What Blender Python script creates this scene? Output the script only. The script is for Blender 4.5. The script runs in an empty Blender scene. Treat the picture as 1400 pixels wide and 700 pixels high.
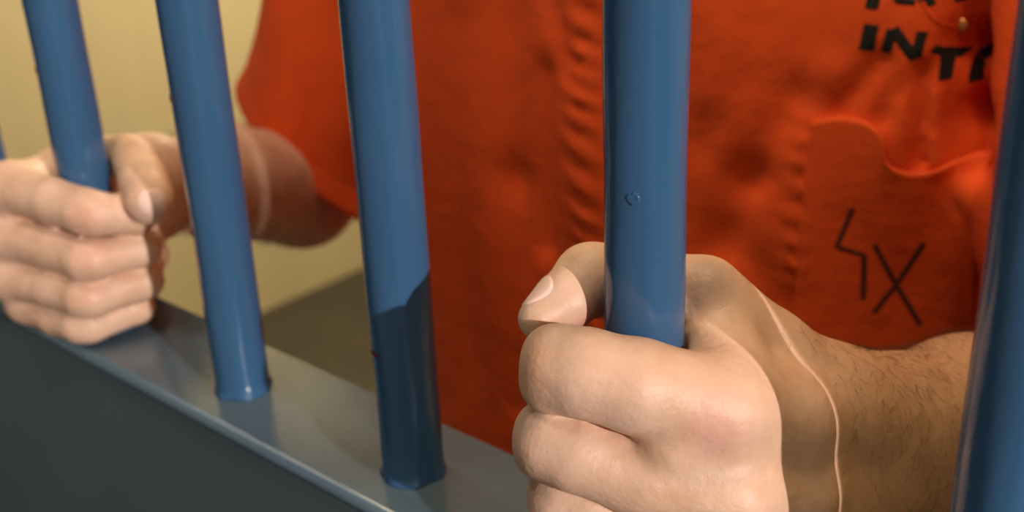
import bpy, bmesh, math, random
import numpy as np
from mathutils import Vector, Matrix
from mathutils.bvhtree import BVHTree

# ------------------------------------------------------------------ camera
scn = bpy.context.scene
col = scn.collection
FWD = Vector((-0.61342951, 0.68559722, -0.39199578))
RT = Vector((0.75530535, 0.65429264, -0.03761616))
UPV = Vector((-0.23069042, 0.31915137, 0.91919766))
cam_d = bpy.data.cameras.new('camera')
cam_d.sensor_width = 36.0
cam_d.lens = 36.0 * 1581 / 1400
cam_d.clip_start = 0.01
cam_d.dof.use_dof = True
cam_d.dof.focus_distance = 0.338
cam_d.dof.aperture_fstop = 9.5
cam = bpy.data.objects.new('camera', cam_d)
col.objects.link(cam)
cam.matrix_world = Matrix(((RT.x, UPV.x, -FWD.x, 0.5113), (RT.y, UPV.y, -FWD.y, -0.2619),
                           (RT.z, UPV.z, -FWD.z, 0.2566), (0, 0, 0, 1)))
scn.camera = cam

# ------------------------------------------------------------------ world, lamps, exposure
vs = scn.view_settings
scn.display_settings.display_device = 'sRGB'
vs.view_transform = 'Standard'; vs.look = 'None'; vs.gamma = 1.0; vs.use_curve_mapping = False
vs.exposure = 0.0
w = bpy.data.worlds.new('world'); scn.world = w; w.use_nodes = True
w.node_tree.nodes['Background'].inputs[0].default_value = (0.80, 0.86, 0.95, 1)
w.node_tree.nodes['Background'].inputs[1].default_value = 0.05

def area(name, loc, target, sx, sy, power, color, shape='RECTANGLE'):
    l = bpy.data.lights.new(name, 'AREA'); l.shape = shape; l.size = sx
    if shape in ('RECTANGLE', 'ELLIPSE'): l.size_y = sy
    l.energy = power; l.color = color
    o = bpy.data.objects.new(name, l); col.objects.link(o); o.location = loc
    d = Vector(target) - Vector(loc)
    o.rotation_euler = d.to_track_quat('-Z', 'Y').to_euler()
    return o
# low lamp along the corridor (rakes along the bars), corridor ceiling lamp, cell ceiling lamp
area('corridor_side_lamp', (4.30, -1.02, 1.34), (0.33, -0.02, 0.06), 0.07, 0.07, 185, (1.0, 0.91, 0.88), 'DISK')
area('corridor_ceiling_lamp', (0.10, -0.50, 1.40), (0.10, 0.15, 0.05), 0.8, 0.2, 3.3, (1.0, 0.90, 0.78))
area('cell_front_lamp', (0.10, 0.05, 1.08), (0.10, 0.14, 0.0), 0.6, 0.06, 4.2, (1.0, 0.84, 0.60))
area('cell_ceiling_lamp', (-1.10, 2.0, 1.38), (-2.0, 0.9, -0.2), 0.8, 0.4, 88, (1.0, 0.87, 0.64))
# added warm fill spot over the right end, brightens the near hand and forearm
l = bpy.data.lights.new('fill_spot', 'SPOT'); l.energy = 12; l.color = (1.0, 0.72, 0.40); l.shadow_soft_size = 0.05
l.spot_size = math.radians(38); l.spot_blend = 0.8
o = bpy.data.objects.new('fill_spot', l); col.objects.link(o); o.location = (0.36, 0.06, 1.06)
o.rotation_euler = (Vector((0.35, 0.10, 0.0)) - o.location).to_track_quat('-Z', 'Y').to_euler()
# second, narrower spot added on the corridor side to brighten the far thumb
l = bpy.data.lights.new('fill_spot', 'SPOT'); l.energy = 9; l.color = (1.0, 0.80, 0.60); l.shadow_soft_size = 0.05
l.spot_size = math.radians(17); l.spot_blend = 0.9
o = bpy.data.objects.new('fill_spot', l); col.objects.link(o); o.location = (0.16, -0.30, 1.15)
o.rotation_euler = (Vector((0.035, -0.01, 0.07)) - o.location).to_track_quat('-Z', 'Y').to_euler()


# ------------------------------------------------------------------ helpers
def obj(name, me, mat=None, parent=None, smooth=True):
    o = bpy.data.objects.new(name, me); col.objects.link(o)
    if mat is not None: me.materials.append(mat)
    if parent is not None: o.parent = parent
    if smooth:
        me.polygons.foreach_set('use_smooth', [True] * len(me.polygons))
    return o
def bm_mesh(name, bm):
    me = bpy.data.meshes.new(name); bm.to_mesh(me); bm.free(); return me
def tag(o, label=None, cat=None, group=None, kind=None):
    if label: o['label'] = label
    if cat: o['category'] = cat
    if group: o['group'] = group
    if kind: o['kind'] = kind
    return o
def empty(name, loc=(0, 0, 0)):
    o = bpy.data.objects.new(name, None); col.objects.link(o); o.location = loc
    o.empty_display_size = 0.02
    return o
def box(x0, x1, y0, y1, z0, z1, bevel=0.0, seg=2):
    bm = bmesh.new()
    bmesh.ops.create_cube(bm, size=1)
    for v in bm.verts:
        v.co = Vector(((x0 + x1) / 2 + v.co.x * (x1 - x0), (y0 + y1) / 2 + v.co.y * (y1 - y0), (z0 + z1) / 2 + v.co.z * (z1 - z0)))
    if bevel > 0:
        bmesh.ops.bevel(bm, geom=bm.edges[:], offset=bevel, segments=seg, profile=0.5, affect='EDGES')
    return bm_mesh('box', bm)

# node material helpers
def mat(name, base, rough=0.5, **kw):
    m = bpy.data.materials.new(name); m.use_nodes = True
    nt = m.node_tree; b = nt.nodes['Principled BSDF']
    b.inputs['Base Color'].default_value = (*base, 1); b.inputs['Roughness'].default_value = rough
    for k, v in kw.items():
        b.inputs[k.replace('_', ' ')].default_value = v
    return m, nt, b
def noise(nt, scale, detail=3, rough=0.55, vec=None, stretch=None):
    n = nt.nodes.new('ShaderNodeTexNoise'); n.inputs['Scale'].default_value = scale
    n.inputs['Detail'].default_value = detail; n.inputs['Roughness'].default_value = rough
    g = nt.nodes.new('ShaderNodeTexCoord')
    src = g.outputs['Object']
    if stretch:
        mp = nt.nodes.new('ShaderNodeMapping'); mp.inputs['Scale'].default_value = stretch
        nt.links.new(src, mp.inputs['Vector']); src = mp.outputs['Vector']
    nt.links.new(src, n.inputs['Vector'])
    return n
def ramp(nt, src, stops):
    r = nt.nodes.new('ShaderNodeValToRGB'); e = r.color_ramp.elements
    while len(e) < len(stops): e.new(0.5)
    for i, (p, c) in enumerate(stops):
        e[i].position = p; e[i].color = (*c, 1) if len(c) == 3 else c
    nt.links.new(src, r.inputs[0]); return r
def bump(nt, b, src, strength, dist, prev=None):
    n = nt.nodes.new('ShaderNodeBump'); n.inputs['Strength'].default_value = strength
    n.inputs['Distance'].default_value = dist
    nt.links.new(src, n.inputs['Height'])
    if prev is not None: nt.links.new(prev.outputs[0], n.inputs['Normal'])
    nt.links.new(n.outputs[0], b.inputs['Normal']); return n
def mixc(nt, fac, a, b_):
    m = nt.nodes.new('ShaderNodeMix'); m.data_type = 'RGBA'
    for s, v in ((0, fac), (6, a), (7, b_)):
        if hasattr(v, 'links') or isinstance(v, bpy.types.NodeSocket): nt.links.new(v, m.inputs[s])
        elif s == 0: m.inputs[0].default_value = v
        else: m.inputs[s].default_value = (*v, 1)
    return m.outputs[2]
def blob(nt, c, r0, r1, stretch=(1, 1, 1)):
    """1 inside a soft ball about point c (object space), 0 outside."""
    g = nt.nodes.new('ShaderNodeTexCoord')
    s = nt.nodes.new('ShaderNodeVectorMath'); s.operation = 'SUBTRACT'; s.inputs[1].default_value = c
    nt.links.new(g.outputs['Object'], s.inputs[0])
    k = nt.nodes.new('ShaderNodeVectorMath'); k.operation = 'MULTIPLY'; k.inputs[1].default_value = stretch
    nt.links.new(s.outputs[0], k.inputs[0])
    l = nt.nodes.new('ShaderNodeVectorMath'); l.operation = 'LENGTH'; nt.links.new(k.outputs[0], l.inputs[0])
    m = nt.nodes.new('ShaderNodeMapRange'); m.interpolation_type = 'SMOOTHSTEP'
    m.inputs['From Min'].default_value = r0; m.inputs['From Max'].default_value = r1
    m.inputs['To Min'].default_value = 1; m.inputs['To Max'].default_value = 0
    nt.links.new(l.outputs['Value'], m.inputs['Value'])
    return m.outputs[0]

# ------------------------------------------------------------------ implicit surface kit
def P(*a): return np.array(a, dtype=np.float32)
def smin(a, b, k):
    if k <= 0: return np.minimum(a, b)
    h = np.maximum(k - np.abs(a - b), 0) / k
    return np.minimum(a, b) - h * h * h * k / 6.0
def smax(a, b, k): return -smin(-a, -b, k)
def cone(p, a, b, r1, r2):
    """round cone from a (radius r1) to b (radius r2)"""
    a = np.asarray(a, np.float32); b = np.asarray(b, np.float32)
    ba = b - a; l2 = float(ba @ ba); rr = r1 - r2; a2 = l2 - rr * rr; il2 = 1.0 / l2
    pa = p - a; y = pa @ ba; z = y - l2
    t = pa * l2 - np.outer(y, ba); x2 = np.einsum('ij,ij->i', t, t)
    y2 = y * y * l2; z2 = z * z * l2; k = np.sign(rr) * rr * rr * x2
    d = (np.sqrt(x2 * a2 * il2) + y * rr) * il2 - r1
    m1 = np.sign(z) * a2 * z2 > k
    m2 = (~m1) & (np.sign(y) * a2 * y2 < k)
    d[m1] = np.sqrt(x2[m1] + z2[m1]) * il2 - r2
    d[m2] = np.sqrt(x2[m2] + y2[m2]) * il2 - r1
    return d
def ball(p, c, r): return np.linalg.norm(p - np.asarray(c, np.float32), axis=1) - r
def ellipsoid(p, c, r):
    q = (p - np.asarray(c, np.float32)); r = np.asarray(r, np.float32)
    k0 = np.linalg.norm(q / r, axis=1); k1 = np.linalg.norm(q / (r * r), axis=1)
    return k0 * (k0 - 1.0) / np.maximum(k1, 1e-6)
def chain(p, pts, k=0.003):
    d = None
    for (a, ra), (b, rb) in zip(pts[:-1], pts[1:]):
        c = cone(p, a, b, ra, rb); d = c if d is None else smin(d, c, k)
    return d

def surface(sdf, lo, hi, h, F=4):
    """dual contouring of sdf in the box lo..hi, cell h; exact only near the surface"""
    lo = np.array(lo, float); hi = np.array(hi, float)
    n = (np.ceil((hi - lo) / (h * F)).astype(int)) + 1
    H = h * F
    ax = [lo[i] + H * np.arange(n[i]) for i in range(3)]
    g = np.stack(np.meshgrid(*ax, indexing='ij'), -1).reshape(-1, 3).astype(np.float32)
    c = sdf(g).reshape(n)
    # upsample to the fine grid
    m = (n - 1) * F + 1
    def up(a, axis):
        L = a.shape[axis]; idx = np.arange((L - 1) * F + 1); i0 = np.minimum(idx // F, L - 2); t = (idx - i0 * F) / F
        A = np.take(a, i0, axis); B = np.take(a, i0 + 1, axis)
        sh = [1, 1, 1]; sh[axis] = -1; t = t.reshape(sh).astype(np.float32)
        return A * (1 - t) + B * t
    f = up(up(up(c.astype(np.float32), 0), 1), 2)
    near = np.argwhere(np.abs(f) < H * 1.3)
    pts = (lo + near * h).astype(np.float32)
    val = np.empty(len(pts), np.float32)
    for s in range(0, len(pts), 400000): val[s:s + 400000] = sdf(pts[s:s + 400000])
    f[near[:, 0], near[:, 1], near[:, 2]] = val
    ins = f < 0
    cnt = np.zeros(tuple(m - 1), np.int8)
    for dx in (0, 1):
        for dy in (0, 1):
            for dz in (0, 1):
                cnt += ins[dx:m[0] - 1 + dx, dy:m[1] - 1 + dy, dz:m[2] - 1 + dz]
    cells = np.argwhere((cnt > 0) & (cnt < 8))
    vid = np.full(tuple(m - 1), -1, np.int64); vid[cells[:, 0], cells[:, 1], cells[:, 2]] = np.arange(len(cells))
    acc = np.zeros((len(cells), 3)); num = np.zeros(len(cells))
    cs = [(0, 0, 0), (1, 0, 0), (0, 1, 0), (1, 1, 0), (0, 0, 1), (1, 0, 1), (0, 1, 1), (1, 1, 1)]
    V = [f[cells[:, 0] + a, cells[:, 1] + b, cells[:, 2] + e] for a, b, e in cs]
    for i in range(8):
        for j in range(i + 1, 8):
            d = np.abs(np.array(cs[i]) - np.array(cs[j]))
            if d.sum() != 1: continue
            cr = (V[i] < 0) != (V[j] < 0)
            t = V[i][cr] / (V[i][cr] - V[j][cr])
            pt = np.array(cs[i]) + t[:, None] * (np.array(cs[j]) - np.array(cs[i]))
            acc[cr] += pt; num[cr] += 1
    verts = lo + (cells + acc / num[:, None]) * h
    faces = []
    for a in range(3):
        sl0 = [slice(None)] * 3; sl1 = [slice(None)] * 3
        sl0[a] = slice(0, m[a] - 1); sl1[a] = slice(1, m[a])
        A = ins[tuple(sl0)]; B = ins[tuple(sl1)]
        e = np.argwhere(A != B)
        b, c2 = (a + 1) % 3, (a + 2) % 3
        ok = (e[:, b] > 0) & (e[:, c2] > 0) & (e[:, b] < m[b] - 1) & (e[:, c2] < m[c2] - 1)
        e = e[ok]
        inside_first = A[e[:, 0], e[:, 1], e[:, 2]]
        def cell(db, dc):
            q = e.copy(); q[:, b] += db; q[:, c2] += dc
            return vid[q[:, 0], q[:, 1], q[:, 2]]
        q = np.stack([cell(-1, -1), cell(0, -1), cell(0, 0), cell(-1, 0)], 1)
        q[~inside_first] = q[~inside_first][:, ::-1]
        faces.append(q)
    return verts, np.concatenate(faces)
def relax(verts, faces, it=1, lam=0.5):
    e = np.concatenate([faces[:, [0, 1]], faces[:, [1, 2]], faces[:, [2, 3]], faces[:, [3, 0]]])
    for _ in range(it):
        acc = np.zeros_like(verts); n = np.zeros(len(verts))
        for i, j in ((0, 1), (1, 0)):
            for c in range(3): acc[:, c] += np.bincount(e[:, i], verts[e[:, j], c], len(verts))
            n += np.bincount(e[:, i], minlength=len(verts))
        verts = verts * (1 - lam) + lam * acc / n[:, None]
    return verts
def mesh_from(name, vf):
    V = []; Fq = []; o = 0
    for v, f in vf:
        V.append(v); Fq.append(f + o); o += len(v)
    V = np.concatenate(V); Fq = np.concatenate(Fq)
    me = bpy.data.meshes.new(name)
    me.vertices.add(len(V)); me.vertices.foreach_set('co', V.astype(np.float32).ravel())
    me.loops.add(len(Fq) * 4); me.loops.foreach_set('vertex_index', Fq.astype(np.int32).ravel())
    me.polygons.add(len(Fq)); me.polygons.foreach_set('loop_start', np.arange(len(Fq), dtype=np.int32) * 4)
    me.update(calc_edges=True); me.validate()
    return me
def bvh_of(me):
    v = np.empty(len(me.vertices) * 3, np.float32); me.vertices.foreach_get('co', v)
    l = np.empty(len(me.loops), np.int32); me.loops.foreach_get('vertex_index', l)
    return BVHTree.FromPolygons([tuple(x) for x in v.reshape(-1, 3).tolist()], l.reshape(-1, 4).tolist())

# ------------------------------------------------------------------ materials
# blue gloss paint on the bars
M_bar, nt, b = mat('blue_bar_paint', (0.033, 0.102, 0.215), 0.17)
n1 = noise(nt, 140, 3, 0.6, stretch=(1, 1, 0.35)); n2 = noise(nt, 30, 3, 0.5, stretch=(1, 1, 0.12))
r = ramp(nt, n2.outputs[0], [(0.3, (0.028, 0.090, 0.195)), (0.7, (0.040, 0.115, 0.228))])
nt.links.new(r.outputs[0], b.inputs['Base Color'])
bp = bump(nt, b, n1.outputs[0], 0.35, 0.0006); bump(nt, b, n2.outputs[0], 0.8, 0.0014, bp)
# grey blue enamel on the sill and panel
M_sill, nt, b = mat('grey_enamel', (0.08, 0.12, 0.155), 0.21)
n1 = noise(nt, 60, 3, 0.6); n2 = noise(nt, 6, 3, 0.5)
r = ramp(nt, n2.outputs[0], [(0.3, (0.066, 0.104, 0.136)), (0.7, (0.084, 0.126, 0.158))])
nt.links.new(r.outputs[0], b.inputs['Base Color']); bump(nt, b, n1.outputs[0], 0.06, 0.0006)
M_panel, nt, b = mat('grey_panel_enamel', (0.09, 0.12, 0.14), 0.33)
n1 = noise(nt, 45, 3, 0.6); n2 = noise(nt, 4, 3, 0.5)
r = ramp(nt, n2.outputs[0], [(0.3, (0.074, 0.100, 0.120)), (0.7, (0.100, 0.128, 0.146))])
nt.links.new(r.outputs[0], b.inputs['Base Color']); bump(nt, b, n1.outputs[0], 0.1, 0.0008)
# walls and floors
def plaster(name, c):
    m, nt, b = mat(name, c, 0.75)
    n1 = noise(nt, 3, 4, 0.55, stretch=(1, 1, 0.15)); n2 = noise(nt, 90, 3, 0.6)
    r = ramp(nt, n1.outputs[0], [(0.3, tuple(x * 0.93 for x in c)), (0.7, tuple(min(1, x * 1.06) for x in c))])
    nt.links.new(r.outputs[0], b.inputs['Base Color']); bump(nt, b, n2.outputs[0], 0.2, 0.002)
    return m
M_wall = plaster('cream_wall_paint', (0.60, 0.50, 0.28))
M_cwall = plaster('corridor_wall_paint', (0.42, 0.42, 0.40))
M_floor, nt, b = mat('dark_floor', (0.036, 0.028, 0.014), 0.6)
n1 = noise(nt, 8, 4, 0.6)
r = ramp(nt, n1.outputs[0], [(0.3, (0.030, 0.023, 0.011)), (0.7, (0.042, 0.033, 0.017))])
nt.links.new(r.outputs[0], b.inputs['Base Color']); bump(nt, b, n1.outputs[0], 0.1, 0.002)
M_ceil = plaster('ceiling_paint', (0.6, 0.58, 0.52))
# orange cloth
def cloth(name, c):
    m, nt, b = mat(name, c, 0.85)
    n1 = noise(nt, 9, 4, 0.6)
    r = ramp(nt, n1.outputs[0], [(0.3, tuple(x * 0.88 for x in c)), (0.7, tuple(x * 1.08 for x in c))])
    nt.links.new(r.outputs[0], b.inputs['Base Color'])
    n2 = noise(nt, 900, 2, 0.5); n3 = noise(nt, 45, 4, 0.6)
    bp = bump(nt, b, n2.outputs[0], 0.15, 0.0004); bump(nt, b, n3.outputs[0], 0.35, 0.004, bp)
    return m
M_shirt = cloth('orange_cotton', (0.86, 0.082, 0.0015))
M_pants = cloth('orange_trouser_cotton', (0.74, 0.062, 0.003))
M_ink, _, _ = mat('black_marker_ink', (0.008, 0.006, 0.004), 0.8)
M_scrib, _, _ = mat('faded_marker_ink', (0.10, 0.012, 0.004), 0.85)
M_snap, _, _ = mat('orange_snap_metal', (0.55, 0.20, 0.05), 0.35, Metallic=0.6)
M_hair, _, _ = mat('brown_hair', (0.035, 0.018, 0.008), 0.6)
M_armhair, _, _ = mat('arm_hair_brown', (0.055, 0.028, 0.012), 0.55)
M_chip, _, _ = mat('red_primer_chip', (0.11, 0.010, 0.012), 0.7)
M_shoe, _, _ = mat('black_shoe', (0.02, 0.02, 0.02), 0.5)
M_sole, _, _ = mat('white_sole', (0.6, 0.6, 0.58), 0.6)
M_nail, nt, b = mat('fingernail', (0.86, 0.58, 0.48), 0.28)
b.inputs['Subsurface Weight'].default_value = 0.15; b.inputs['Subsurface Radius'].default_value = (0.004, 0.0015, 0.001)
# skin
M_skin, nt, b = mat('skin', (0.62, 0.37, 0.25), 0.47)
b.inputs['Subsurface Weight'].default_value = 0.22
b.inputs['Subsurface Radius'].default_value = (0.0045, 0.0016, 0.0009); b.inputs['Subsurface Scale'].default_value = 1.0
b.inputs['Specular IOR Level'].default_value = 0.38
n1 = noise(nt, 55, 5, 0.6)
r = ramp(nt, n1.outputs[0], [(0.3, (0.63, 0.375, 0.235)), (0.5, (0.70, 0.44, 0.30)), (0.72, (0.76, 0.49, 0.355))])
c_ = r.outputs[0]
for (cc, r0, r1, tint, amt) in [
        ((0.3641, -0.0147, 0.0814), 0.001, 0.015, (0.78, 0.36, 0.31), 0.42),     # knuckle of the near index
        ((0.3108, -0.0046, 0.0970), 0.001, 0.010, (0.72, 0.20, 0.16), 0.75),     # pad of the near thumb
        ((0.3392, 0.0197, 0.1078), 0.002, 0.014, (0.36, 0.24, 0.20), 0.55),      # bruise at the near thumb joint
        ((0.3180, -0.0420, 0.0960), 0.003, 0.014, (0.78, 0.40, 0.24), 0.5),
        ((0.0305, -0.0186, 0.0698), 0.002, 0.013, (0.74, 0.33, 0.25), 0.28),
        ((0.0302, -0.0206, 0.0513), 0.002, 0.012, (0.74, 0.33, 0.25), 0.25),
        ((0.0271, -0.0226, 0.0323), 0.002, 0.011, (0.74, 0.33, 0.25), 0.22)]:
    f = blob(nt, cc, r0, r1)
    mm = nt.nodes.new('ShaderNodeMath'); mm.operation = 'MULTIPLY'; mm.inputs[1].default_value = amt
    nt.links.new(f, mm.inputs[0]); c_ = mixc(nt, mm.outputs[0], c_, tint)
# near forearm browner than the hand: tan, plus its shade painted into the colour
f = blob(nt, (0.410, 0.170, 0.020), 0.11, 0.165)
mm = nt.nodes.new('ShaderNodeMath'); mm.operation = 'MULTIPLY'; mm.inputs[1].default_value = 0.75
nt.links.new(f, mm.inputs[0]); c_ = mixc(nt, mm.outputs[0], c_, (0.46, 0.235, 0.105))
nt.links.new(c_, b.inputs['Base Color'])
v = nt.nodes.new('ShaderNodeTexVoronoi'); v.inputs['Scale'].default_value = 900; v.feature = 'DISTANCE_TO_EDGE'
g = nt.nodes.new('ShaderNodeTexCoord'); nt.links.new(g.outputs['Object'], v.inputs['Vector'])
n3 = noise(nt, 260, 4, 0.65); n4 = noise(nt, 90, 3, 0.6)
bp = bump(nt, b, v.outputs['Distance'], 0.25, 0.00025); bp = bump(nt, b, n3.outputs[0], 0.35, 0.0006, bp)
bump(nt, b, n4.outputs[0], 0.5, 0.0018, bp)

# ------------------------------------------------------------------ the room
FZ = -1.16
def struct(name, me, m, smooth=False):
    o = obj(name, me, m, None, smooth); o['kind'] = 'structure'; return o
struct('floor', box(-2.1, 4.7, -1.7, 2.5, FZ - 0.05, FZ), M_floor)
struct('wall_left', box(-2.12, -2.02, 0.0, 2.4, FZ, 1.45), M_wall)
struct('wall_back', box(-2.02, 0.95, 2.4, 2.5, FZ, 1.45), M_wall)
struct('wall_right', box(0.95, 1.05, 0.028, 2.4, FZ, 1.45), M_wall)
struct('wall_front', box(-2.02, 1.05, -0.0222, 0.028, FZ, -0.0072, 0.0008), M_panel)
struct('wall_front_right', box(0.702, 1.05, -0.0225, 0.028, -0.006, 1.10), M_panel)
struct('wall_corridor', box(-2.1, 4.7, -1.8, -1.7, FZ, 1.45), M_cwall)
struct('ceiling', box(-2.1, 1.6, -0.2, 2.5, 1.45, 1.5), M_ceil)

# steel sill: folded cap with a rounded lip
def sill_mesh():
    y0, y1, t = -0.0267, 0.0323, 0.006
    prof = [(y1, 0), (y0 + 0.0030, 0)]
    for k in range(1, 7):
        a = math.pi / 2 * k / 6
        prof.append((y0 + 0.0030 - 0.0030 * math.sin(a), -0.0030 + 0.0030 * math.cos(a)))
    prof += [(y0, -0.0045), (y0 + 0.0010, -t), (y1, -t)]
    bm = bmesh.new(); rows = []
    for x in (-2.02, 1.05): rows.append([bm.verts.new((x, y, z)) for y, z in prof])
    n = len(prof)
    for i in range(n):
        bm.faces.new((rows[0][i], rows[0][(i + 1) % n], rows[1][(i + 1) % n], rows[1][i]))
    bm.faces.new(rows[0]); bm.faces.new(rows[1][::-1])
    bmesh.ops.recalc_face_normals(bm, faces=bm.faces[:])
    return bm_mesh('sill', bm)
so = obj('steel_sill', sill_mesh(), M_sill, None, False)
for p_ in so.data.polygons: p_.use_smooth = abs(p_.normal.x) < 0.5 and abs(p_.normal.z) < 0.999
tag(so, 'grey blue painted steel sill running under the foot of the blue bars', 'sill')
hb = obj('steel_header', box(-2.02, 1.05, -0.03, 0.033, 1.10, 1.45, 0.002), M_sill, None, False)
tag(hb, 'grey blue painted steel header above the blue bars', 'beam')

# ------------------------------------------------------------------ bars
BR = 0.0121
def bar_mesh(seed, R=BR, z1=1.10):
    rnd = random.Random(seed); S = 48
    zs = [0.0, 0.0008, 0.002, 0.004, 0.007]
    z = 0.012
    while z < 0.42: zs.append(z); z += 0.006
    while z < z1: zs.append(z); z += 0.03
    zs.append(z1)
    ph = [rnd.uniform(0, 6.28) for _ in range(8)]
    bm = bmesh.new(); rows = []
    for z in zs:
        row = []
        weld = 0.0009 * math.exp(-(z / 0.0022) ** 2)
        for i in range(S):
            a = 2 * math.pi * i / S
            d = 0.00010 * math.sin(3 * a + ph[0] + z * 30) + 0.00008 * math.sin(5 * a + ph[1] - z * 55) \
                + 0.00010 * math.sin(z * 90 + ph[2] + 2 * a)
            # brushed paint sag line facing the corridor
            sag = math.exp(-((a - 5.35 + 0.25 * math.sin(seed)) / 0.10) ** 2) * (0.00022 + 0.00012 * math.sin(z * 420 + ph[3]) * math.sin(z * 170 + ph[4]))
            r_ = R + d + sag + weld * (1 + 0.5 * math.sin(4 * a + ph[5]) + 0.35 * math.sin(7 * a + ph[6]))
            row.append(bm.verts.new((r_ * math.cos(a), r_ * math.sin(a), z)))
        rows.append(row)
    for j in range(len(zs) - 1):
        for i in range(S):
            bm.faces.new((rows[j][i], rows[j][(i + 1) % S], rows[j + 1][(i + 1) % S], rows[j + 1][i]))
    bm.faces.new(rows[0][::-1]); bm.faces.new(rows[-1])
    return bm_mesh('bar', bm)
def chip_mesh(ang, z, wdt, hgt, seed):
    """small ragged chip lying on the bar surface"""
    rnd = random.Random(seed); bm = bmesh.new(); N = 14
    for off in (0,):
        cv = bm.verts.new(((BR + 0.00062) * math.cos(ang), (BR + 0.00062) * math.sin(ang), z)); ring = []
        for i in range(N):
            t = 2 * math.pi * i / N; k = rnd.uniform(0.7, 1.1)
            a = ang + wdt / BR / 2 * math.cos(t) * k; zz = z + hgt / 2 * math.sin(t) * k
            ring.append(bm.verts.new(((BR + 0.0004) * math.cos(a), (BR + 0.0004) * math.sin(a), zz)))
        base = []
        for i, v_ in enumerate(ring):
            a = math.atan2(v_.co.y, v_.co.x); base.append(bm.verts.new(((BR - 0.0005) * math.cos(a), (BR - 0.0005) * math.sin(a), v_.co.z)))
        for i in range(N):
            bm.faces.new((cv, ring[i], ring[(i + 1) % N])); bm.faces.new((ring[i], base[i], base[(i + 1) % N], ring[(i + 1) % N]))
    bmesh.ops.recalc_face_normals(bm, faces=bm.faces[:])
    return bm_mesh('chip', bm)
po = obj('blocker_post', box(0.55, 0.70, -0.0160, 0.0160, 0.0, 1.10, 0.002), M_bar, None, False)  # out-of-view post added to cut the side lamp down to a thin sliver
tag(po, 'unseen flat blue post added right of the bars to block the side lamp', 'post')
bars = {}
bar_labels = {
    -1: 'blue steel bar cut off by the left edge of the photo',
    0: 'blue steel bar gripped by the blurred fist with the knuckles at far left',
    1: 'blue steel bar between the blurred fist and mid picture, in front of the elbow',
    2: 'blue steel bar with the shadow of the near fist on its foot',
    3: 'blue steel bar gripped by the sharp near fist, with a small dent above the thumb',
    4: 'blue steel bar close up at the right edge of the photo'}
for n_, lab in bar_labels.items():
    o = obj('steel_bar', bar_mesh(n_ + 3), M_bar); o.location = (0.11 * n_, 0, 0)
    tag(o, lab, 'bar', 'vertical bars of the cell front'); bars[n_] = o
def view_ang(n_):   # horizontal angle from the bar towards the viewer's side of the corridor
    return math.atan2(-0.2619, 0.5113 - 0.11 * n_)
# chips of red primer: (bar, angle off the front, height, width, height)
for n_, da, z, cw, ch in [(2, -1.12, 0.0560, 0.0070, 0.0020), (1, -1.35, 0.1370, 0.0036, 0.0036), (1, -1.4, 0.0785, 0.0036, 0.0036),
                          (0, -1.3, 0.134, 0.003, 0.003)]:
    c = obj('paint_chip', chip_mesh(view_ang(n_) + da, z, cw, ch, n_ * 7 + int(z * 1000)), M_chip, bars[n_], False)
    c['label'] = 'dark red chip in the blue paint'
# the dent on the gripped bar: a little crater with a raised rim
def dent_mesh(ang, z, s):
    bm = bmesh.new(); N, K = 20, 8; rows = []; rnd = random.Random(5)
    jit = [rnd.uniform(0.75, 1.2) for _ in range(N)]
    for k in range(K + 1):
        t = k / K; row = []
        hgt = 0.00030 * math.exp(-((t - 0.6) / 0.2) ** 2)
        for i in range(N):
            a = 2 * math.pi * i / N; rr_ = s * t * (jit[i] if k else 1)
            aa = ang + rr_ * math.cos(a) / BR; q = BR + 0.00030 + (hgt * (0.5 + 0.9 * math.sin(a + 2.2) + 0.4 * math.sin(3 * a)) if k < K else -0.0009)
            row.append(bm.verts.new((q * math.cos(aa), q * math.sin(aa), z + rr_ * math.sin(a) * 0.9)))
        rows.append(row)
    for k in range(K):
        for i in range(N):
            bm.faces.new((rows[k][i], rows[k][(i + 1) % N], rows[k + 1][(i + 1) % N], rows[k + 1][i]))
    bmesh.ops.remove_doubles(bm, verts=bm.verts[:], dist=1e-7)
    bmesh.ops.recalc_face_normals(bm, faces=bm.faces[:])
    return bm_mesh('dent', bm)
dn = obj('paint_dent', dent_mesh(view_ang(3) - 0.28, 0.1425, 0.0022), M_bar, bars[3])
dn['label'] = 'small dented blister in the paint'

# ------------------------------------------------------------------ the person
person = empty('person', (0.13, 0.33, FZ))
tag(person, 'person in an orange short-sleeved shirt standing behind the bars, gripping one in each fist', 'person')
def child(name, me, m, parent=person, smooth=True):
    o = obj(name, me, m, parent, smooth)
    q = parent
    off = Vector((0, 0, 0))
    while q is not None: off += q.location; q = q.parent
    o.location = -off
    return o

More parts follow.
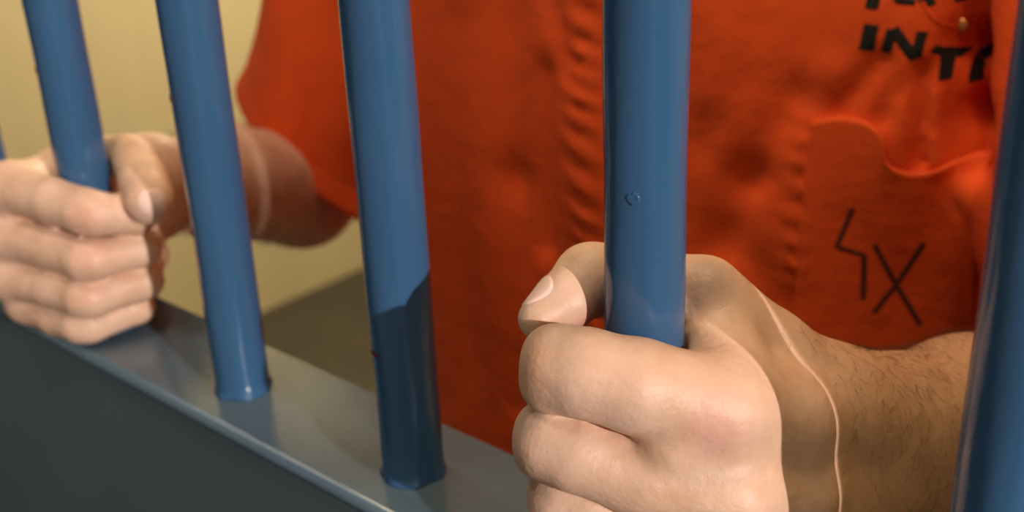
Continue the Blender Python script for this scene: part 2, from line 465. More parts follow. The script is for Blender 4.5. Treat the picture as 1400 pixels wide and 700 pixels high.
RES_NEAR = 0.0009
RES_FAR = 0.0014
RES_SHIRT = 0.0030
NEAR = {
    'bar': 0.33,
    'index': [((0.3589, -0.0022, 0.0794), 0.0145), ((0.342, -0.0204, 0.0892), 0.0138), ((0.3292, -0.0286, 0.0929), 0.013), ((0.3227, -0.0304, 0.093), 0.012), ((0.31, -0.0173, 0.081), 0.0095), ((0.3061, 0.0069, 0.0682), 0.008)],
    'middle': [((0.364, -0.0046, 0.052), 0.0145), ((0.3443, -0.0204, 0.059), 0.0122), ((0.3277, -0.0308, 0.0666), 0.0118), ((0.3201, -0.0328, 0.0687), 0.0116), ((0.3071, -0.0181, 0.0536), 0.0094), ((0.3067, 0.0077, 0.0381), 0.008)],
    'ring': [((0.3659, -0.0018, 0.0258), 0.0142), ((0.3462, -0.0169, 0.0339), 0.0118), ((0.328, -0.0281, 0.043), 0.0112), ((0.3217, -0.0299, 0.0457), 0.011), ((0.3088, -0.0146, 0.029), 0.009), ((0.3092, 0.0105, 0.0135), 0.0078)],
    'pinky': [((0.3643, 0.0001, 0.006), 0.0118), ((0.3451, -0.0129, 0.0146), 0.0102), ((0.3295, -0.0229, 0.0218), 0.0098), ((0.3231, -0.0241, 0.0232), 0.0096), ((0.3129, -0.0101, 0.0074), 0.0082), ((0.3133, 0.0112, -0.007), 0.0072)],
    'knuckle': [((0.3179, -0.0304, 0.0968), 0.0078), ((0.3189, -0.0333, 0.0876), 0.008), ((0.3152, -0.0316, 0.0709), 0.0076), ((0.3157, -0.0339, 0.0634), 0.0076), ((0.3164, -0.0291, 0.0479), 0.0074)],
    'palm': [((0.3589, -0.0022, 0.0794), 0.0145, (0.3634, 0.0247, 0.0646), 0.0165), ((0.3634, 0.0247, 0.0646), 0.0165, (0.3626, 0.0605, 0.0506), 0.019), ((0.364, -0.0046, 0.052), 0.0145, (0.3669, 0.0236, 0.0405), 0.0165), ((0.3669, 0.0236, 0.0405), 0.0165, (0.3648, 0.0666, 0.0247), 0.019), ((0.3659, -0.0018, 0.0258), 0.014, (0.3687, 0.0249, 0.0172), 0.016), ((0.3687, 0.0249, 0.0172), 0.016, (0.3648, 0.0666, 0.0247), 0.018), ((0.3506, -0.0165, 0.0712), 0.01, (0.3597, 0.0039, 0.0608), 0.013), ((0.3558, -0.0115, 0.0425), 0.01, (0.3636, 0.0036, 0.0337), 0.013), ((0.3643, 0.0001, 0.006), 0.012, (0.3648, 0.0666, 0.0247), 0.018), ((0.3561, 0.0032, 0.0651), 0.013, (0.3594, 0.0321, 0.0519), 0.018), ((0.3604, 0.0042, 0.0397), 0.013, (0.3617, 0.0354, 0.0284), 0.018), ((0.3481, 0.0408, 0.0721), 0.017, (0.3536, 0.0446, 0.0318), 0.018), ((0.3466, 0.0273, 0.038), 0.011, (0.3567, 0.0372, 0.0011), 0.013), ((0.3404, 0.027, 0.0945), 0.0085, (0.3546, 0.0111, 0.0813), 0.0125), ((0.3436, 0.015, 0.0888), 0.006, (0.3538, 0.0058, 0.0834), 0.01)],
    'thumb_root': [((0.3626, 0.0605, 0.0506), 0.019), ((0.3481, 0.0408, 0.0721), 0.0175), ((0.334, 0.0271, 0.0983), 0.0126)],
    'thumb': [((0.334, 0.0271, 0.0983), 0.0124), ((0.3167, 0.0207, 0.0999), 0.0108), ((0.307, 0.008, 0.1032), 0.0112), ((0.3054, 0.0049, 0.1042), 0.0112), ((0.3051, -0.0065, 0.1012), 0.0092), ((0.3031, -0.0179, 0.0985), 0.0066)],
    'arm': [((0.3626, 0.0605, 0.0506), 0.0195, (0.3875, 0.1382, 0.015), 0.03), ((0.3648, 0.0666, 0.0247), 0.0195, (0.3875, 0.1382, 0.002999999999999999), 0.03), ((0.3875, 0.1382, 0.015), 0.035, (0.4313, 0.2755, -0.0267), 0.038), ((0.4313, 0.2755, -0.0267), 0.038, (0.335, 0.345, 0.245), 0.048)],
}
FAR = {
    'bar': 0.0,
    'index': [((-0.0287, -0.0247, 0.0752), 0.0125), ((0.0018, -0.0179, 0.0725), 0.0114), ((0.0205, -0.0135, 0.07), 0.0108), ((0.0253, -0.0111, 0.0692), 0.0102), ((0.0318, 0.0059, 0.0646), 0.0092), ((0.0005, 0.0134, 0.0528), 0.0078)],
    'middle': [((-0.0314, -0.0294, 0.0507), 0.0122), ((-0.0002, -0.0217, 0.0487), 0.0108), ((0.0199, -0.0178, 0.047), 0.0104), ((0.0238, -0.015, 0.047), 0.0098), ((0.0283, 0.0083, 0.0462), 0.0092), ((0.0012, 0.0118, 0.0335), 0.0078)],
    'ring': [((-0.0327, -0.0312, 0.0292), 0.0116), ((-0.0032, -0.0243, 0.0282), 0.0102), ((0.0165, -0.0205, 0.0271), 0.01), ((0.0199, -0.0175, 0.0269), 0.0096), ((0.0252, 0.008, 0.0275), 0.009), ((-0.0007, 0.0105, 0.0163), 0.0076)],
    'pinky': [((-0.0317, -0.0267, 0.0127), 0.0102), ((-0.0079, -0.0242, 0.0104), 0.0092), ((0.0106, -0.0219, 0.0109), 0.009), ((0.0144, -0.0187, 0.0107), 0.0087), ((0.0187, 0.0051, 0.0123), 0.0082), ((-0.0043, 0.0103, 0.0037), 0.007)],
    'palm': [((-0.0287, -0.0247, 0.0752), 0.0125, (-0.0429, 0.06, 0.0542), 0.019), ((-0.0314, -0.0294, 0.0507), 0.0125, (-0.0429, 0.06, 0.0542), 0.019), ((-0.0327, -0.0312, 0.0292), 0.012, (-0.0483, 0.0604, 0.0378), 0.018), ((-0.0317, -0.0267, 0.0127), 0.0105, (-0.0483, 0.0604, 0.0378), 0.018), ((-0.0635, 0.0226, 0.0516), 0.016, (-0.057, 0.0142, -0.0039), 0.016), ((-0.037, 0.0057, 0.0725), 0.01, (-0.0297, -0.0213, 0.0571), 0.01), ((-0.0411, -0.0082, 0.034), 0.013, (-0.0463, -0.0047, -0.0025), 0.013), ((-0.0013, 0.0173, 0.0165), 0.0085, (-0.0274, 0.0406, 0.0164), 0.012)],
    'thumb_root': [((-0.0429, 0.06, 0.0542), 0.018), ((-0.0635, 0.0226, 0.0516), 0.0155), ((-0.037, 0.0057, 0.0725), 0.0115)],
    'thumb': [((-0.037, 0.0057, 0.0725), 0.0115), ((-0.0197, 0.0218, 0.08), 0.0102), ((0.0005, 0.025, 0.0833), 0.0108), ((0.0098, 0.0227, 0.0826), 0.011), ((0.031, 0.0134, 0.0789), 0.0116), ((0.0459, 0.0062, 0.075), 0.0114)],
    'arm': [((-0.0429, 0.06, 0.0542), 0.0195, (-0.0995, 0.1413, 0.0171), 0.028), ((-0.0483, 0.0604, 0.0378), 0.0195, (-0.0995, 0.1413, 0.0171), 0.028), ((-0.0995, 0.1413, 0.0171), 0.037, (-0.1471, 0.2417, -0.0313), 0.04), ((-0.1471, 0.2417, -0.0313), 0.039, (-0.075, 0.345, 0.245), 0.048)],
}
def hand_sdf(J):
    barc = J['bar']
    def f(p):
        out = np.full(len(p), 1.0, np.float32)
        fing = None
        for key in ('index', 'middle', 'ring', 'pinky'):
            c = chain(p, J[key], 0.0035)
            for kk, (kc, kr) in enumerate(J.get('knuckle', [])):
                if (0, 0, 1, 1, 2)[kk] == ('index', 'middle', 'ring', 'pinky').index(key): c = smin(c, ball(p, kc, kr), 0.006)
            fing = c if fing is None else smin(fing, c, 0.0016)
        palm = None
        for a, ra, b_, rb in J['palm']:
            c = cone(p, a, b_, ra, rb); palm = c if palm is None else smin(palm, c, 0.012)
        base = smin(palm, chain(p, J['thumb_root'], 0.004), 0.010)
        base = smin(base, fing, 0.006)
        d = smin(base, chain(p, J['thumb'], 0.004), 0.0022)
        arm = None
        for a, ra, b_, rb in J['arm']:
            c = cone(p, a, b_, ra, rb); arm = c if arm is None else smin(arm, c, 0.02)
        d = smin(d, arm, 0.02)
        for a, b_, ra, rb, dep in J.get('crease', []):     # soft grooves
            c = cone(p, a, b_, ra, rb); d = smax(d, -c, dep)
        bd = np.hypot(p[:, 0] - barc, p[:, 1]) - (BR + 0.0009)
        d = smax(d, -bd, 0.003)
        d = np.maximum(d, 0.0012 - p[:, 2] + np.where(p[:, 1] > 0.033, -9.0, 0.0) + np.where(p[:, 1] < -0.0275, -9.0, 0.0))
        return d
    return f
NAILS = [('near', (0.3019, -0.0132, 0.1009), (-0.4178, -0.2632, 0.8568), (-0.4797, -0.6958, -0.4663), 0.0125, 0.0135), ('far', (0.0477, 0.0067, 0.073), (0.7136, -0.4617, 0.4482), (0.4195, -0.1556, -0.9286), 0.0135, 0.0125)]

near_vf = surface(hand_sdf(NEAR), (0.255, -0.065, -0.07), (0.52, 0.40, 0.31), RES_NEAR, 4)
far_vf = surface(hand_sdf(FAR), (-0.24, -0.075, -0.11), (0.10, 0.40, 0.31), RES_FAR, 4)
near_vf = (relax(near_vf[0], near_vf[1], 2), near_vf[1])
far_vf = (relax(far_vf[0], far_vf[1], 2), far_vf[1])
bvh_near = BVHTree.FromPolygons(near_vf[0].tolist(), near_vf[1].tolist())
bvh_far = BVHTree.FromPolygons(far_vf[0].tolist(), far_vf[1].tolist())

# torso core, neck and head (mostly under the shirt or above the picture)
TC = (0.13, 0.335)
def core_sdf(p):
    d = ellipsoid(p, (TC[0], TC[1], 0.03), (0.165, 0.10, 0.27))
    d = smin(d, cone(p, (-0.075, 0.345, 0.235), (0.335, 0.345, 0.235), 0.042, 0.042), 0.04)
    d = smin(d, cone(p, (0.13, 0.345, 0.22), (0.13, 0.325, 0.37), 0.062, 0.056), 0.04)
    hc = np.array((0.13, 0.315, 0.485))
    h = ellipsoid(p, hc + (0, 0.012, 0.02), (0.076, 0.096, 0.098))
    h = smin(h, ellipsoid(p, hc + (0, -0.028, -0.055), (0.058, 0.062, 0.062)), 0.04)
    h = smin(h, cone(p, hc + (0, -0.082, -0.102), hc + (0, -0.075, -0.09), 0.014, 0.016), 0.02)     # chin
    h = smin(h, cone(p, hc + (0, -0.088, 0.012), hc + (0, -0.108, -0.026), 0.007, 0.012), 0.010)    # nose
    h = smin(h, cone(p, hc + (-0.012, -0.100, -0.030), hc + (0.012, -0.100, -0.030), 0.008, 0.008), 0.006)
    for s in (-1, 1):
        h = smax(h, -ball(p, hc + (s * 0.032, -0.106, 0.006), 0.020), 0.018)                           # eye sockets
        h = smin(h, ball(p, hc + (s * 0.031, -0.0735, 0.005), 0.0122), 0.004)
        h = smin(h, cone(p, hc + (s * 0.014, -0.086, 0.028), hc + (s * 0.050, -0.072, 0.028), 0.007, 0.006), 0.012)
        h = smin(h, ellipsoid(p, hc + (s * 0.078, 0.012, -0.004), (0.009, 0.020, 0.033)), 0.006)       # ears
        h = smin(h, ball(p, hc + (s * 0.038, -0.052, -0.036), 0.026), 0.035)
    h = smin(h, cone(p, hc + (-0.020, -0.090, -0.060), hc + (0.020, -0.090, -0.060), 0.0065, 0.0065), 0.004)
    h = smin(h, cone(p, hc + (-0.016, -0.090, -0.070), hc + (0.016, -0.090, -0.070), 0.0070, 0.0070), 0.004)
    return smin(d, h, 0.03)
core_vf = surface(core_sdf, (-0.15, 0.18, -0.26), (0.42, 0.46, 0.62), 0.0035)
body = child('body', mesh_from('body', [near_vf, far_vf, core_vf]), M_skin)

def hair_sdf(p):
    hc = np.array((0.13, 0.315, 0.485))
    d = ellipsoid(p, hc + (0, 0.016, 0.026), (0.082, 0.101, 0.103))
    cut = (p[:, 1] - (hc[1] - 0.050)) * -0.75 + (hc[2] + 0.035 - p[:, 2]) * 0.66
    d = smax(d, cut, 0.008)
    return d + 0.0012 * np.sin(p[:, 0] * 420) * np.sin(p[:, 1] * 300 + p[:, 2] * 200)
child('hair', mesh_from('hair', [surface(hair_sdf, (0.03, 0.19, 0.40), (0.23, 0.45, 0.63), 0.003)]), M_hair)

# ---- nails and other thin skins laid on a surface by casting towards it
def patch_on(bvh, c, nrm, up, wd, ht, shape=2.6, lift=0.0004, thick=0.0006, n=18, dome=0.0002):
    c = Vector(c); nrm = Vector(nrm).normalized(); up = Vector(up); up = (up - nrm * up.dot(nrm)).normalized(); rt_ = up.cross(nrm)
    bm = bmesh.new(); rows = []
    h0, _, _, _ = bvh.ray_cast(c + nrm * 0.03, -nrm)
    if h0 is None: h0 = bvh.find_nearest(c)[0]
    for j in range(n + 1):
        row = []
        for i in range(n + 1):
            s, t = 2 * i / n - 1, 2 * j / n - 1
            # square to superellipse
            L = (abs(s) ** shape + abs(t) ** shape) ** (1 / shape) or 1
            m = max(abs(s), abs(t)); k = m / L if L > 0 else 0
            s2, t2 = s * k, t * k
            o_ = c + rt_ * (s2 * wd / 2) + up * (t2 * ht / 2) + nrm * 0.03
            h_, nn, _, _ = bvh.ray_cast(o_, -nrm)
            if h_ is None or (h_ - h0).dot(nrm) < -0.006:
                h_, nn, _, _ = bvh.find_nearest(o_ + nrm * ((h0 - o_).dot(nrm) - 0.003))
            e = max(abs(s), abs(t))
            row.append(bm.verts.new(h_ + nn * (lift + dome * (1 - e * e) - (thick if e > 0.99 else 0))))
        rows.append(row)
    for j in range(n):
        for i in range(n):
            bm.faces.new((rows[j][i], rows[j][i + 1], rows[j + 1][i + 1], rows[j + 1][i]))
    return bm_mesh('patch', bm)
for (bv, c, nr, upd, wd, ht) in NAILS:
    child('fingernail', patch_on(bvh_near if bv == 'near' else bvh_far, c, nr, upd, wd, ht, 2.6, 0.0003, 0.0008, 16, 0.0004), M_nail, body)
ARMFOLD = [(0.3251, 0.157), (0.3278, 0.1313), (0.3341, 0.1007), (0.3385, 0.081)]
FOLDS = [(0.2593, 0.1038, 0.2389, 0.0619, 0.0115, -0.00403), (0.2389, 0.0619, 0.2298, 0.0256, 0.0115, -0.00403), (0.2693, 0.1147, 0.2535, 0.0784, 0.0103, 0.00186), (0.292, 0.124, 0.2772, 0.0998, 0.0057, -0.00248), (0.3011, 0.1142, 0.2958, 0.0972, 0.0057, -0.00217), (0.3097, 0.1208, 0.3139, 0.0774, 0.004, -0.00403), (0.3199, 0.1155, 0.3271, 0.0879, 0.0069, -0.00248), (0.3156, 0.1157, 0.3199, 0.0797, 0.0057, 0.00186), (0.3042, 0.1159, 0.3077, 0.08, 0.0057, 0.00124), (0.3295, 0.0482, 0.3165, 0.0189, 0.0138, -0.0031), (0.3369, 0.058, 0.3261, 0.0299, 0.0103, 0.00248), (0.0496, 0.117, 0.0531, -0.1632, 0.0138, -0.00248), (0.0874, 0.1452, 0.0934, 0.0354, 0.0149, -0.00341), (0.0934, 0.0354, 0.0997, -0.1113, 0.0149, -0.00341), (0.1198, 0.1023, 0.1189, 0.0012, 0.008, -0.00372), (0.1162, 0.1478, 0.1369, 0.1084, 0.0069, -0.00248), (0.2132, 0.1551, 0.2242, 0.1076, 0.0161, 0.00248), (0.2174, 0.0778, 0.2332, 0.1085, 0.0115, -0.00186), (0.2353, 0.0305, 0.2588, -0.0018, 0.0138, -0.00248)]
PUCKERS = [(lambda z: 0.1437 + (z - 0.1537) * -0.03859407305306681, -0.19140000000000001, 0.1737, 0.011, 0.0016, 430.0),
           (lambda z: 0.2644 + (z - 0.0955) * -0.05135951661631357, -0.0006999999999999992, 0.1075, 0.0075, 0.0011, 560.0)]
SL_FAR = (FAR["arm"][3][2], (-0.15, 0.262, -0.04), 0.076, 0.085, 0.06, (-0.519, -0.3671, -0.7719), (-0.1147, 0.213, 0.0016), True)
SL_NEAR = (NEAR["arm"][3][2], NEAR["arm"][2][2], 0.074, 0.074, 0.03, (0.3, -0.2, -1.0), (0.42, 0.26, 0.03), False)
# ------------------------------------------------------------------ clothes
def gauss(x, s): return np.exp(-(x / s) ** 2)
def ridge(x, z, x0, z0, x1, z1, wd, amp, taper=0.25):
    """smooth raised (amp > 0) or sunk (amp < 0) fold along a line on the chest"""
    dx, dz = x1 - x0, z1 - z0; L2 = dx * dx + dz * dz
    t = ((x - x0) * dx + (z - z0) * dz) / L2; tc = np.clip(t, 0, 1)
    d = np.hypot(x - x0 - tc * dx, z - z0 - tc * dz)
    return amp * gauss(d, wd)
def folds(p):
    x, y, z = p[:, 0], p[:, 1], p[:, 2]
    front = np.clip((0.36 - y) / 0.06, 0, 1)
    d = np.zeros(len(p), np.float32)
    for f in FOLDS: d += ridge(x, z, *f)
    for xs, z0, z1, wd, amp, fr in PUCKERS:
        xx = xs(z)
        band = gauss(x - xx, wd) * np.clip((z - z0) / 0.02, 0, 1) * np.clip((z1 - z) / 0.02, 0, 1)
        d += band * (amp + amp * 0.7 * np.sin(z * fr + 2.2 * np.sin(z * 61) + (x - xx) * 120))
    d += 0.0016 * np.sin(x * 38 + 1.3 * np.sin(z * 17)) + 0.0012 * np.sin(x * 71 + z * 23 + 2)
    return d * front
E_NEAR = NEAR['arm'][2][2]; E_FAR = FAR['arm'][2][2]
S_NEAR = NEAR['arm'][3][2]; S_FAR = FAR['arm'][3][2]
def sleeve(p, sh, el, r0, r1, over, cutn, cutc, far):
    sh = np.array(sh); el = np.array(el); ax = (el - sh) / np.linalg.norm(el - sh)
    end = el + ax * over
    d = cone(p, sh, end, r0, r1)
    q = p - sh
    wob = 0.0035 * np.sin(q @ np.array((60.0, 10, 35)) + 2 * np.sin(q @ np.array((10.0, 30, -22))))
    d = d - wob
    cn = np.array(cutn, float); cn /= np.linalg.norm(cn)
    cut = (p - np.array(cutc)) @ cn
    inner = cone(p, sh, end, r0 - 0.0075, r1 - 0.0075) - wob
    inner = np.maximum(inner, -(cut + 0.03))
    d = smax(d, cut, 0.003)
    hem = np.maximum(np.abs(cut + 0.018) - 0.0012, -1)         # stitched hem line
    d = d + 0.0007 * gauss(cut + 0.018, 0.003)
    return smax(d, -inner, 0.002)
TZ = [-0.45, -0.30, -0.12, 0.0, 0.05, 0.09, 0.16, 0.24, 0.30, 0.36]
TW = [0.215, 0.222, 0.225, 0.226, 0.225, 0.224, 0.219, 0.185, 0.10, 0.065]
TD = [0.130, 0.135, 0.133, 0.132, 0.1308, 0.1285, 0.119, 0.098, 0.07, 0.06]
def prof(z, v): return np.interp(z, TZ, v).astype(np.float32)
def torso_sdf(p):
    x, y, z = p[:, 0] - TC[0], p[:, 1] - TC[1], p[:, 2]
    hw = (prof(z - 0.015, TW) + prof(z, TW) + prof(z + 0.015, TW)) / 3
    hd = (prof(z - 0.015, TD) + prof(z, TD) + prof(z + 0.015, TD)) / 3
    e = (np.abs(x / hw) ** 2.4 + np.abs(y / hd) ** 2.4) ** (1 / 2.4)
    d = (e - 1) * np.minimum(hw, hd) * 0.9
    return d
def shirt_sdf(p):
    d = torso_sdf(p) - folds(p)
    d = smax(d, p[:, 2] - 0.315, 0.01)
    d = smax(d, -0.40 - p[:, 2], 0.005)
    neck = cone(p, (0.13, 0.335, 0.25), (0.13, 0.325, 0.40), 0.062, 0.070)
    d = smax(d, -neck, 0.004)
    for a in (SL_FAR, SL_NEAR):
        d = smin(d, sleeve(p, *a), 0.018)
    fr = np.clip((0.34 - p[:, 1]) / 0.05, 0, 1)
    for (ax_, az), (bx_, bz) in zip(ARMFOLD[:-1], ARMFOLD[1:]):
        d = d + fr * ridge(p[:, 0], p[:, 2], ax_, az, bx_, bz, 0.008, 0.016)
    # collar
    col_ = np.maximum(np.abs(cone(p, (0.13, 0.335, 0.24), (0.13, 0.328, 0.36), 0.070, 0.072)) - 0.003, np.abs(p[:, 2] - 0.30) - 0.028)
    return smin(d, col_, 0.006)
shirt_vf = surface(shirt_sdf, (-0.30, 0.14, -0.42), (0.56, 0.50, 0.34), RES_SHIRT)
shirt_vf = (relax(shirt_vf[0], shirt_vf[1], 1), shirt_vf[1])
bvh_shirt = BVHTree.FromPolygons(shirt_vf[0].tolist(), shirt_vf[1].tolist())
shirt = child('shirt', mesh_from('shirt', [shirt_vf]), M_shirt)

def trouser_sdf(p):
    d = ellipsoid(p, (TC[0], TC[1], -0.36), (0.185, 0.125, 0.16))
    for s in (-1, 1):
        hip = (TC[0] + s * 0.09, TC[1], -0.42); kn = (TC[0] + s * 0.105, TC[1] - 0.015, -0.73); an = (TC[0] + s * 0.115, TC[1] + 0.01, -1.075)
        d = smin(d, cone(p, hip, kn, 0.098, 0.078), 0.03)
        d = smin(d, cone(p, kn, an, 0.076, 0.066), 0.02)
    d = d - 0.003 * np.sin(p[:, 2] * 60 + 3 * np.sin(p[:, 0] * 30)) * np.clip((-0.5 - p[:, 2]) / 0.3, 0, 1)
    return smax(d, -1.115 - p[:, 2], 0.006)
child('trousers', mesh_from('trousers', [surface(trouser_sdf, (-0.12, 0.15, -1.14), (0.38, 0.52, -0.18), 0.008)]), M_pants)
for s in (-1, 1):
    cx = TC[0] + s * 0.12
    def shoe_sdf(p, cx=cx, s=s):
        d = smin(ellipsoid(p, (cx + s * 0.008, TC[1] - 0.09, FZ + 0.045), (0.047, 0.095, 0.042)), ellipsoid(p, (cx, TC[1] + 0.015, FZ + 0.06), (0.042, 0.065, 0.058)), 0.03)
        d = smin(d, cone(p, (cx, TC[1] + 0.01, FZ + 0.06), (cx, TC[1] + 0.01, FZ + 0.10), 0.042, 0.040), 0.02)
        return smax(d, FZ + 0.018 - p[:, 2], 0.003)
    sh_ = child('shoe', mesh_from('shoe', [surface(shoe_sdf, (cx - 0.08, 0.10, FZ), (cx + 0.08, 0.46, FZ + 0.16), 0.004)]), M_shoe)
    def sole_sdf(p, cx=cx, s=s):
        d = smin(ellipsoid(p, (cx + s * 0.008, TC[1] - 0.09, FZ + 0.012), (0.051, 0.100, 0.05)), ellipsoid(p, (cx, TC[1] + 0.02, FZ + 0.012), (0.046, 0.068, 0.05)), 0.03)
        return smax(d, np.abs(p[:, 2] - FZ - 0.0105) - 0.010, 0.003)
    child('sole', mesh_from('sole', [surface(sole_sdf, (cx - 0.08, 0.10, FZ - 0.01), (cx + 0.08, 0.46, FZ + 0.04), 0.004)]), M_sole, sh_)

# ---- strokes of ink, seams and hems laid on the shirt front, given as (x, z) lines seen straight from the front
def drape(name, lines, width, mat_, lift=0.0007, parent=None, step=0.002, thick=0.0006, across=4, round_=False, bvh=None):
    bm = bmesh.new(); bvh = bvh or bvh_shirt
    for ln in lines:
        wd = width
        if isinstance(ln, tuple): ln, wd = ln
        pts = [Vector((a, b_)) for a, b_ in ln]; res = [pts[0]]
        for a, b_ in zip(pts[:-1], pts[1:]):
            k = max(1, int((b_ - a).length / step))
            for i in range(1, k + 1): res.append(a.lerp(b_, i / k))
        rows = []
        for i, q in enumerate(res):
            t = (res[min(i + 1, len(res) - 1)] - res[max(i - 1, 0)]).normalized(); n_ = Vector((-t.y, t.x)); row = []
            for j in range(across + 1):
                s = (j / across - 0.5) * wd
                o_ = Vector((q.x + n_.x * s, 0.05, q.y + n_.y * s))
                h_, nn, _, _ = bvh.ray_cast(o_, Vector((0, 1, 0)))
                if h_ is None: h_ = Vector((o_.x, 0.2, o_.z)); nn = Vector((0, -1, 0))
                e = abs(j / across - 0.5) * 2
                lf = lift * (math.sqrt(max(0, 1 - e * e)) if round_ else 1) + (0 if e < 0.99 else -thick)
                row.append(bm.verts.new(h_ + Vector((0, -1, 0)) * lf))
            rows.append(row)
        for i in range(len(rows) - 1):
            for j in range(across):
                bm.faces.new((rows[i][j], rows[i][j + 1], rows[i + 1][j + 1], rows[i + 1][j]))
    bmesh.ops.recalc_face_normals(bm, faces=bm.faces[:])
    return child(name, bm_mesh(name, bm), mat_, parent or shirt)
LETTERS = [
    [([(0.2874, 0.1407), (0.2863, 0.1289)], 0.00651)],
    [([(0.2961, 0.1389), (0.2944, 0.1281)], 0.00458), ([(0.2964, 0.1392), (0.3067, 0.1261)], 0.00458), ([(0.3078, 0.1382), (0.3067, 0.1261)], 0.00419)],
    [([(0.3122, 0.1303), (0.3206, 0.1257)], 0.00344), ([(0.3163, 0.1282), (0.3178, 0.1159)], 0.00382)],
    [([(0.3247, 0.1264), (0.3263, 0.113)], 0.00421)],
    [([(0.2872, 0.1599), (0.2862, 0.1478)], 0.00569)],
    [([(0.2951, 0.1624), (0.2963, 0.1514)], 0.00378), ([(0.296, 0.1514), (0.3031, 0.151)], 0.00304), ([(0.296, 0.1568), (0.3015, 0.1564)], 0.00303), ([(0.2952, 0.1621), (0.3017, 0.1617)], 0.00302)],
    [([(0.3045, 0.1623), (0.3055, 0.151)], 0.00301), ([(0.3043, 0.162), (0.3088, 0.1597), (0.3057, 0.1567), (0.3092, 0.1494)], 0.00301)],
    [([(0.3149, 0.1607), (0.3174, 0.15)], 0.00338)],
]
POCKET_TOP = [(0.2675, 0.0951), (0.2787, 0.0987), (0.29, 0.0979), (0.2981, 0.0934), (0.3012, 0.0879), (0.301, 0.0823), (0.3044, 0.0767), (0.3119, 0.074), (0.3198, 0.0749), (0.327, 0.0794), (0.334, 0.0826), (0.3404, 0.083)]
SCRIB = [[(0.2891, 0.0541), (0.2839, 0.0337), (0.2955, 0.03), (0.2967, 0.0067)], [(0.2995, 0.0359), (0.3097, 0.0131), (0.3205, -0.0069)], [(0.3192, 0.0379), (0.3091, 0.0143), (0.3015, -0.0009)]]
SNAP = (0.3182, 0.1388)
SEAM = [(0.3054, 0.1516), (0.3089, 0.1459), (0.3137, 0.1406), (0.317, 0.1389)]
me_p = None
def pocket_mesh():
    bm = bmesh.new(); top = POCKET_TOP; rows = []; NJ = 60
    cols = []
    for (a, b_) in zip(top[:-1], top[1:]):
        k = 6
        for i in range(k): cols.append((a[0] + (b_[0] - a[0]) * i / k, a[1] + (b_[1] - a[1]) * i / k))
    cols.append(top[-1]); n = len(cols)
    # smooth the top line
    for _ in range(4): cols = [cols[0]] + [((cols[i - 1][0] + 2 * cols[i][0] + cols[i + 1][0]) / 4, (cols[i - 1][1] + 2 * cols[i][1] + cols[i + 1][1]) / 4) for i in range(1, n - 1)] + [cols[-1]]
    x0, x1 = cols[0][0], cols[-1][0]; zb = -0.085
    for i, (cx, cz) in enumerate(cols):
        u = i / (n - 1); row = []
        xb = x0 + (x1 - x0) * u
        for j in range(NJ + 1):
            v_ = j / NJ; z = cz + (zb - cz) * v_; x = cx + (xb - cx) * min(1, v_ * 4)
            h_, nn, _, _ = bvh_shirt.ray_cast(Vector((x, 0.05, z)), Vector((0, 1, 0)))
            y = h_.y if h_ else 0.22
            edge = min(1, u / 0.04, (1 - u) / 0.04)
            gape = 0.0018 * math.exp(-((u - 0.55) / 0.22) ** 2) * math.exp(-v_ / 0.22)
            hem = 0.0015 * (math.exp(-((v_ - 0.008) / 0.014) ** 2))
            row.append([x, y - (0.0004 + 0.0016 * edge + gape + hem), z])
        rows.append(row)
    A = np.array(rows)
    Y0 = A[:, :, 1].copy(); Y = Y0.copy()
    for _ in range(60):           # the patch bridges the small folds beneath it
        Y[1:-1, :] = (Y[:-2, :] + 2 * Y[1:-1, :] + Y[2:, :]) / 4
        Y[:, 1:-1] = (Y[:, :-2] + 2 * Y[:, 1:-1] + Y[:, 2:]) / 4
    A[:, :, 1] = np.minimum(Y - 0.0006, Y0 + 0.0006)
    vv = [[bm.verts.new(tuple(c)) for c in r_] for r_ in A]
    back = [[bm.verts.new((c[0], c[1] + 0.0012, c[2])) for c in r_] for r_ in A]
    m_ = len(vv)
    for i in range(m_ - 1):
        for j in range(NJ):
            bm.faces.new((vv[i][j], vv[i][j + 1], vv[i + 1][j + 1], vv[i + 1][j]))
            bm.faces.new((back[i][j], back[i + 1][j], back[i + 1][j + 1], back[i][j + 1]))
        bm.faces.new((vv[i][0], vv[i + 1][0], back[i + 1][0], back[i][0]))
    for j in range(NJ):
        bm.faces.new((vv[0][j], back[0][j], back[0][j + 1], vv[0][j + 1]))
        bm.faces.new((vv[-1][j], vv[-1][j + 1], back[-1][j + 1], back[-1][j]))
    bmesh.ops.recalc_face_normals(bm, faces=bm.faces[:])
    return bm
pbm = pocket_mesh(); bvh_pocket = BVHTree.FromBMesh(pbm)
pocket = child('pocket', bm_mesh('pocket', pbm), M_shirt, shirt)
pocket['label'] = 'chest pocket with a gaping top edge and marker scribbles'
for ln in SCRIB:
    s_ = drape('marker_scribble', [(ln, 0.0025)], 0.0025, M_scrib, 0.0003, pocket, 0.002, 0.0003, 3, False, bvh_pocket)
for st in LETTERS:
    l_ = drape('printed_letter', [(s_[0], s_[1]) for s_ in st], 0.006, M_ink, 0.0004, shirt, 0.0015, 0.0003, 5)
sn = bmesh.new(); bmesh.ops.create_uvsphere(sn, u_segments=24, v_segments=12, radius=0.0034)
h_, _, _, _ = bvh_shirt.ray_cast(Vector((SNAP[0], 0.05, SNAP[1])), Vector((0, 1, 0)))
for v_ in sn.verts: v_.co = Vector((v_.co.x + SNAP[0], v_.co.y * 0.45 + h_.y - 0.0006, v_.co.z + SNAP[1]))
child('snap', bm_mesh('snap', sn), M_snap, shirt)
drape('seam', [SEAM], 0.0014, M_shirt, 0.0006, shirt, 0.0015, 0.0004, 4, True)
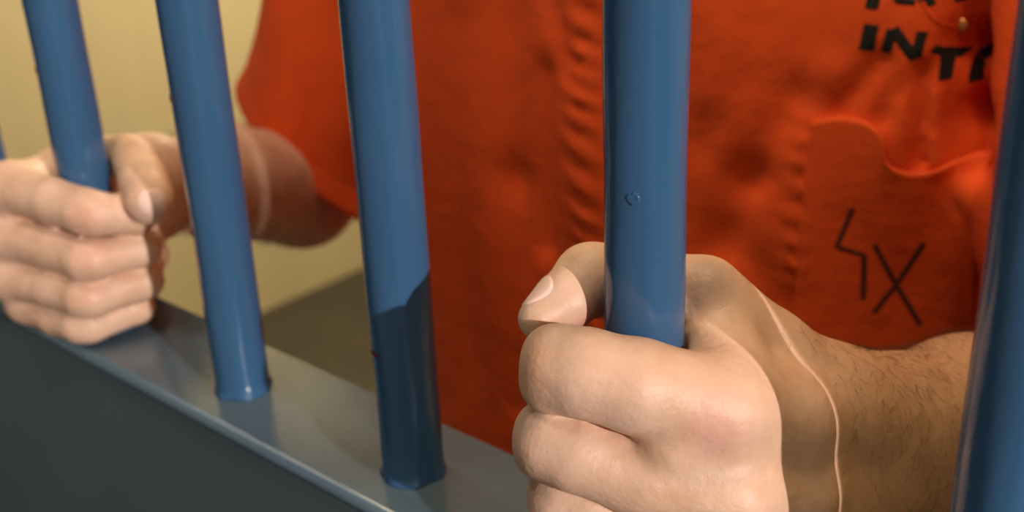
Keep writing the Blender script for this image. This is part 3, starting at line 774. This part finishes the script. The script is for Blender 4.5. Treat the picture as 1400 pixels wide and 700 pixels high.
# ---- arm hair on both forearms: fine curved strands rooted in the skin
def arm_hairs(bvh, axis_a, axis_b, r, count, seed, t0=0.0, t1=1.0, side=None, length=(0.007, 0.015), thick=0.00007):
    rnd = random.Random(seed); bm = bmesh.new(); A = Vector(axis_a); B = Vector(axis_b); ax = (B - A).normalized()
    u = ax.orthogonal().normalized(); v_ = ax.cross(u); made = 0; tries = 0
    while made < count and tries < count * 12:
        tries += 1
        t = t0 + (t1 - t0) * rnd.random()
        th = rnd.uniform(0, 2 * math.pi); dr = u * math.cos(th) + v_ * math.sin(th)
        if side is not None and dr.dot(side) < rnd.uniform(-0.7, 0.4): continue
        o_ = A.lerp(B, t) + dr * (r + 0.05)
        h_, nn, _, dist = bvh.ray_cast(o_, -dr, r + 0.05)
        if h_ is None or dist < 0.004: continue
        if rnd.random() > (h_.y - 0.035) / 0.055 * 0.9 + 0.06 or h_.y < 0.035: continue
        L = rnd.uniform(*length); down = Vector((0, 0, -1)); down = (down - nn * down.dot(nn))
        tan = (-ax * rnd.uniform(0.1, 0.9) + down * rnd.uniform(0.2, 1.0) + nn.orthogonal() * rnd.uniform(-0.4, 0.4)).normalized()
        side_ = nn.cross(tan).normalized(); curl = rnd.uniform(-2.4, 2.4)
        prev = None; K = 5; pos = h_ - nn * 0.0003; ang = 0
        for k in range(K + 1):
            s = k / K; wdt = thick * (1 - 0.75 * s)
            c3 = [bm.verts.new(pos + (side_ * math.cos(q) + nn * math.sin(q)) * wdt) for q in (0, 2.094, 4.189)]
            if prev:
                for i in range(3): bm.faces.new((prev[i], prev[(i + 1) % 3], c3[(i + 1) % 3], c3[i]))
            prev = c3
            ang = curl * s
            d = (tan * math.cos(ang) + side_ * math.sin(ang) + nn * (0.42 - 0.55 * s)).normalized(); pos = pos + d * (L / K)
        made += 1
    return bm_mesh('arm_hair', bm)
h1 = child('arm_hair', arm_hairs(bvh_near, NEAR['arm'][0][0], NEAR['arm'][2][2], 0.034, 6000, 3, -0.2, 0.97, None, (0.004, 0.011), 0.00006), M_armhair, body)
h1['kind'] = 'stuff'
h2 = child('arm_hair', arm_hairs(bvh_far, FAR['arm'][0][0], FAR['arm'][2][2], 0.036, 1200, 4, 0.1, 0.95), M_armhair, body)
h2['kind'] = 'stuff'
